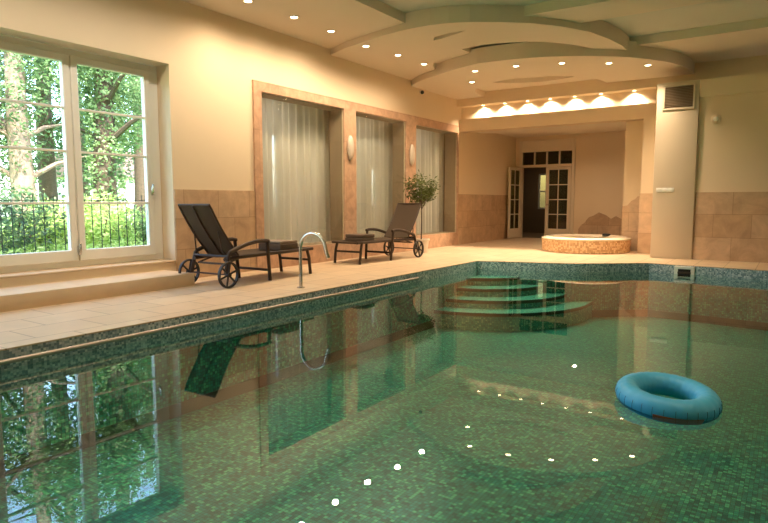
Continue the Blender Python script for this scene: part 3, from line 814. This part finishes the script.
# ------------------------------------------------------------------ leaves
def leaves(n, fn, size, seed, aspect=.45):
    rnd = random.Random(seed); mb = MB()
    for _ in range(n):
        p = fn(rnd); d = Vector((rnd.gauss(0, 1), rnd.gauss(0, 1), rnd.gauss(0, .7))).normalized()
        u = d.cross(Vector((rnd.gauss(0, 1), rnd.gauss(0, 1), rnd.gauss(0, 1)))).normalized(); l = size * rnd.uniform(.6, 1.3); w_ = l * aspect
        nrm = d.cross(u)
        mb.add([p, p + d * l * .5 + u * w_ * .5 + nrm * l * .08, p + d * l, p + d * l * .5 - u * w_ * .5 + nrm * l * .08], [(0, 1, 2, 3)])
    return mb
def blob(c, r):
    def f(rnd):
        while True:
            v = Vector((rnd.uniform(-1, 1), rnd.uniform(-1, 1), rnd.uniform(-1, 1)))
            if .25 < v.length < 1: break
        return Vector(c) + Vector((v.x * r[0], v.y * r[1], v.z * r[2]))
    return f
# potted tree
pp = on_z(427, 252, 0)
PX, PY = -6.70, 11.1
g = empty('potted_tree', (PX, PY, 0))
mb = MB(); mb.lathe([(0, 0), (.13, 0), (.17, .26), (.185, .27), (.185, .30), (.16, .30), (.15, .24), (0, .24)], n=32); mb.build('pot', M_pot, g)
mb = MB(); mb.lathe([(0, .262), (.152, .26)], n=24); mb.build('soil', M_soil, g)
mb = MB(); mb.tube([(0, 0, .22), (.01, .0, .6), (-.01, .02, .95), (0, .02, 1.15)], [.016, .014, .012, .009], 8)
tips = []
rnd = random.Random(3)
for k in range(16):
    a = k * 2.4; e = Vector((.36 * cos(a) * rnd.uniform(.4, 1), .42 * sin(a) * rnd.uniform(.4, 1), 1.32 + rnd.uniform(-.14, .34)))
    b0 = Vector((0, .02, .92 + .2 * rnd.random())); m_ = (b0 + e) / 2 + Vector((0, 0, -.04)); mb.tube([b0, m_, e], [.007, .005, .003], 6); tips.append((m_, e))
mb.build('trunk', M_barkd, g)
def ft(rnd):
    m_, e = rnd.choice(tips); t = rnd.uniform(-.1, 1.15); return m_.lerp(e, t) + Vector((rnd.gauss(0, .055), rnd.gauss(0, .055), rnd.gauss(0, .05)))
leaves(1300, ft, .085, 5, .30).build('foliage', M_leafO, g)
tag(g, 'small potted tree with loose olive foliage behind the second lounger', 'potted tree')

# ------------------------------------------------------------------ garden outside the big window
mb = MB(); mb.box(-60, XW - .34, -40, 60, -.4, -.2); o = struct(mb.build('garden_ground', M_grass))
# iron fence
FXX = -9.3
g = empty('garden_fence', (FXX, 4.0, -.2))
mb = MB()
for z in (.35, 1.33): mb.box(-.006, .006, -3.4, 2.25, z - .006, z + .006)
mb.build('rail', M_iron, g)
k = 0; y = -3.35
while y < 2.25:
    mb = MB(); mb.box(-.005, .005, y - .005, y + .005, 0, 1.42); mb.build('bar', M_iron, g); y += .15
tag(g, 'dark iron bar fence in the garden outside the large window', 'fence')
def shrub(px, X, r, h, mat, seed, label, n=2200, size=.10, grp='shrubs outside the window'):
    p = on_x(px, 230, X)
    g = empty('shrub', (X, p.y, -.2))
    rnd = random.Random(seed); mb = MB()
    for k in range(6):
        a = k * 1.05; mb.tube([(0, 0, 0), (r * .3 * cos(a), r * .3 * sin(a), h * .4), (r * .6 * cos(a), r * .6 * sin(a), h * .8)], [.025, .018, .008], 6)
    mb.build('stem', M_barkd, g)
    leaves(n, blob((0, 0, h * .52), (r, r, h * .52)), size, seed).build('foliage', mat, g)
    tag(g, label, 'shrub', grp)
shrub(-40, -10.6, 1.0, 1.5, M_leafC, 11, 'dark green shrub at the left edge of the left window casement')
shrub(8, -10.8, .9, 1.55, M_leafC, 12, 'dark shrub at the foot of the pale trunk behind the fence')
shrub(35, -11.3, .9, .95, M_leafB, 13, 'bright low shrub left of the window mullion')
shrub(58, -11.0, .8, 1.35, M_leafB, 14, 'bright yellow-green shrub just left of the window mullion')
shrub(95, -10.9, .8, 1.45, M_leafB, 15, 'bright leafy shrub just right of the window mullion')
shrub(118, -11.4, .8, 1.25, M_leafB, 16, 'bright shrub at the foot of the ivy-covered trunk')
shrub(138, -10.8, .6, 1.15, M_leafA, 17, 'mid green shrub at the right edge of the right casement', 1000)
for k, (px, X) in enumerate([(-10, -10.0), (30, -10.1), (62, -10.0), (100, -10.1), (126, -10.1)]):
    shrub(px, X, .75, .62, M_leafB, 30 + k, 'low bright hedge plant at the fence foot, ' + ['far left', 'under the pale trunk', 'left of the mullion', 'right of the mullion', 'right end'][k], 1100, .09, 'hedge plants along the fence')
def tree(px, X, r0, h, crown, mat, bark, seed, label, n=5000, ivy=0, size=.2, lean=0, mul=4.2):
    p = on_x(px, 190, X)
    g = empty('garden_tree', (X, p.y, -.2)); rnd = random.Random(seed)
    mb = MB(); pts = [(lean * t * h * .1, lean * t * h * .05 + .06 * sin(t * 5 + seed), h * t) for t in [k / 8 for k in range(9)]]
    mb.tube(pts, [r0 * (1.15 - .6 * k / 8) for k in range(9)], 10)
    for k in range(9):
        a = rnd.uniform(0, 6.28); t = rnd.uniform(.35, .95); b0 = Vector((pts[int(t * 8)])); e = b0 + Vector((cos(a), sin(a), .45)) * rnd.uniform(1.0, 2.2)
        mb.tube([b0, (b0 + e) / 2 + Vector((0, 0, .1)), e], [r0 * .3, r0 * .2, .01], 6)
    mb.build('trunk', bark, g)
    def fn(rr):
        c = rr.choice(crown); return blob(c[:3], (c[3], c[3], c[3] * .8))(rr)
    leaves(int(n * mul), fn, size * .5, seed).build('crown', mat, g)
    if ivy:
        def fi(rr):
            t = rr.random() ** .8; a = rr.uniform(0, 6.28); q = r0 * 1.15 + rr.random() * .12; return Vector((cos(a) * q, sin(a) * q, t * h * .85))
        leaves(ivy, fi, .10, seed + 50, .7).build('ivy', M_leafA, g)
    tag(g, label, 'tree', 'trees in the garden')
tree(24, -14.0, .24, 7, [(0, -.5, 4.2, 1.6), (.5, 1.2, 5.0, 1.7), (0, -2, 3.2, 1.0), (0, 2.6, 3.4, 1.0)], M_leafA, M_bark, 21, 'pale thick trunk with green crown left in the window', 3000, 400)
tree(50, -16.5, .22, 8, [(0, 0, 5, 1.8), (0, -2, 4.2, 1.6), (0, 1.4, 3.2, 1.2)], M_leafC, M_barkd, 22, 'dark slender tree just left of the window mullion', 2800)
tree(107, -13.6, .26, 7, [(0, -.8, 5.2, 1.4), (.3, 1.0, 4.8, 1.3)], M_leafA, M_barkd, 23, 'ivy-covered trunk in the right window casement', 1900, 4200)
tree(-25, -15.0, .25, 7, [(0, 0, 3.0, 1.8), (0, -1.5, 4.6, 1.9), (0, 1.4, 5.0, 1.6)], M_leafC, M_barkd, 24, 'dark tree at the left edge of the window', 3000)
tree(140, -17.5, .2, 8, [(0, .5, 5.6, 1.6), (0, -1.2, 4.6, 1.2)], M_leafA, M_barkd, 25, 'light green tree at the right edge of the window', 2000)
tree(80, -20.0, .25, 9, [(0, 0, 3.0, 2.2), (0, 2.0, 6.2, 1.8), (0, -2.6, 3.2, 2.0)], M_leafC, M_barkd, 26, 'distant tree behind the window mullion', 3000, size=.26)
# neighbouring house glimpsed between the trees
p = on_x(132, 185, -27)
g = empty('garden_house', (-27, p.y, -.2))
mb = MB(); mb.box(-3, 0, -2.2, 4.5, 0, 2.6); mb.build('walls', M_house, g)
mb = MB(); mb.add([(-3.4, -2.6, 2.5), (.4, -2.6, 2.5), (.4, 4.9, 2.5), (-3.4, 4.9, 2.5), (-1.5, -2.6, 3.9), (-1.5, 4.9, 3.9)], [(0, 1, 4), (3, 5, 2), (1, 2, 5, 4), (0, 4, 5, 3), (0, 3, 2, 1)]); mb.build('roof', M_roof, g)
tag(g, 'white house with dark roof glimpsed between the trees through the window', 'house')

# ------------------------------------------------------------------ sky, sun, camera
wd = D.worlds.new('sky'); bpy.context.scene.world = wd; wd.use_nodes = True
nt = wd.node_tree; bg = nt.nodes['Background']
sk = nt.nodes.new('ShaderNodeTexSky'); sk.sky_type = 'NISHITA'; sk.sun_disc = False; sk.sun_elevation = radians(52); sk.sun_rotation = radians(110); sk.air_density = 1.0; sk.dust_density = 2.0
nt.links.new(sk.outputs[0], bg.inputs[0]); bg.inputs[1].default_value = 2.7
su = D.lights.new('sun', 'SUN'); su.energy = 18.0; su.angle = radians(.6); su.color = (1, .95, .85)
so = D.objects.new('sun', su); C.objects.link(so)
sd = Vector((-.62, .25, -.80)).normalized(); so.rotation_euler = sd.to_track_quat('-Z', 'Y').to_euler()

cam = D.cameras.new('camera'); co = D.objects.new('camera', cam); C.objects.link(co)
cam.sensor_fit = 'HORIZONTAL'; cam.sensor_width = 36; cam.lens = FPX / 768 * 36; cam.clip_end = 200; cam.clip_start = .05
R = Matrix((( RIGHT.x, -DOWN.x, -FWD.x), (RIGHT.y, -DOWN.y, -FWD.y), (RIGHT.z, -DOWN.z, -FWD.z)))
co.matrix_world = Matrix.Translation((0, CAM_Y, CAM_H)) @ R.to_4x4()
sc = bpy.context.scene; sc.camera = co
vs = sc.view_settings; sc.display_settings.display_device = 'sRGB'
vs.view_transform = 'Standard'; vs.look = 'None'; vs.gamma = 1; vs.use_curve_mapping = False; vs.exposure = -0.3
cy_ = sc.cycles
cy_.max_bounces = 10; cy_.diffuse_bounces = 5; cy_.glossy_bounces = 4; cy_.transparent_max_bounces = 16; cy_.transmission_bounces = 4
cy_.sample_clamp_indirect = 6; cy_.caustics_reflective = False; cy_.caustics_refractive = False
cy_.use_denoising = True
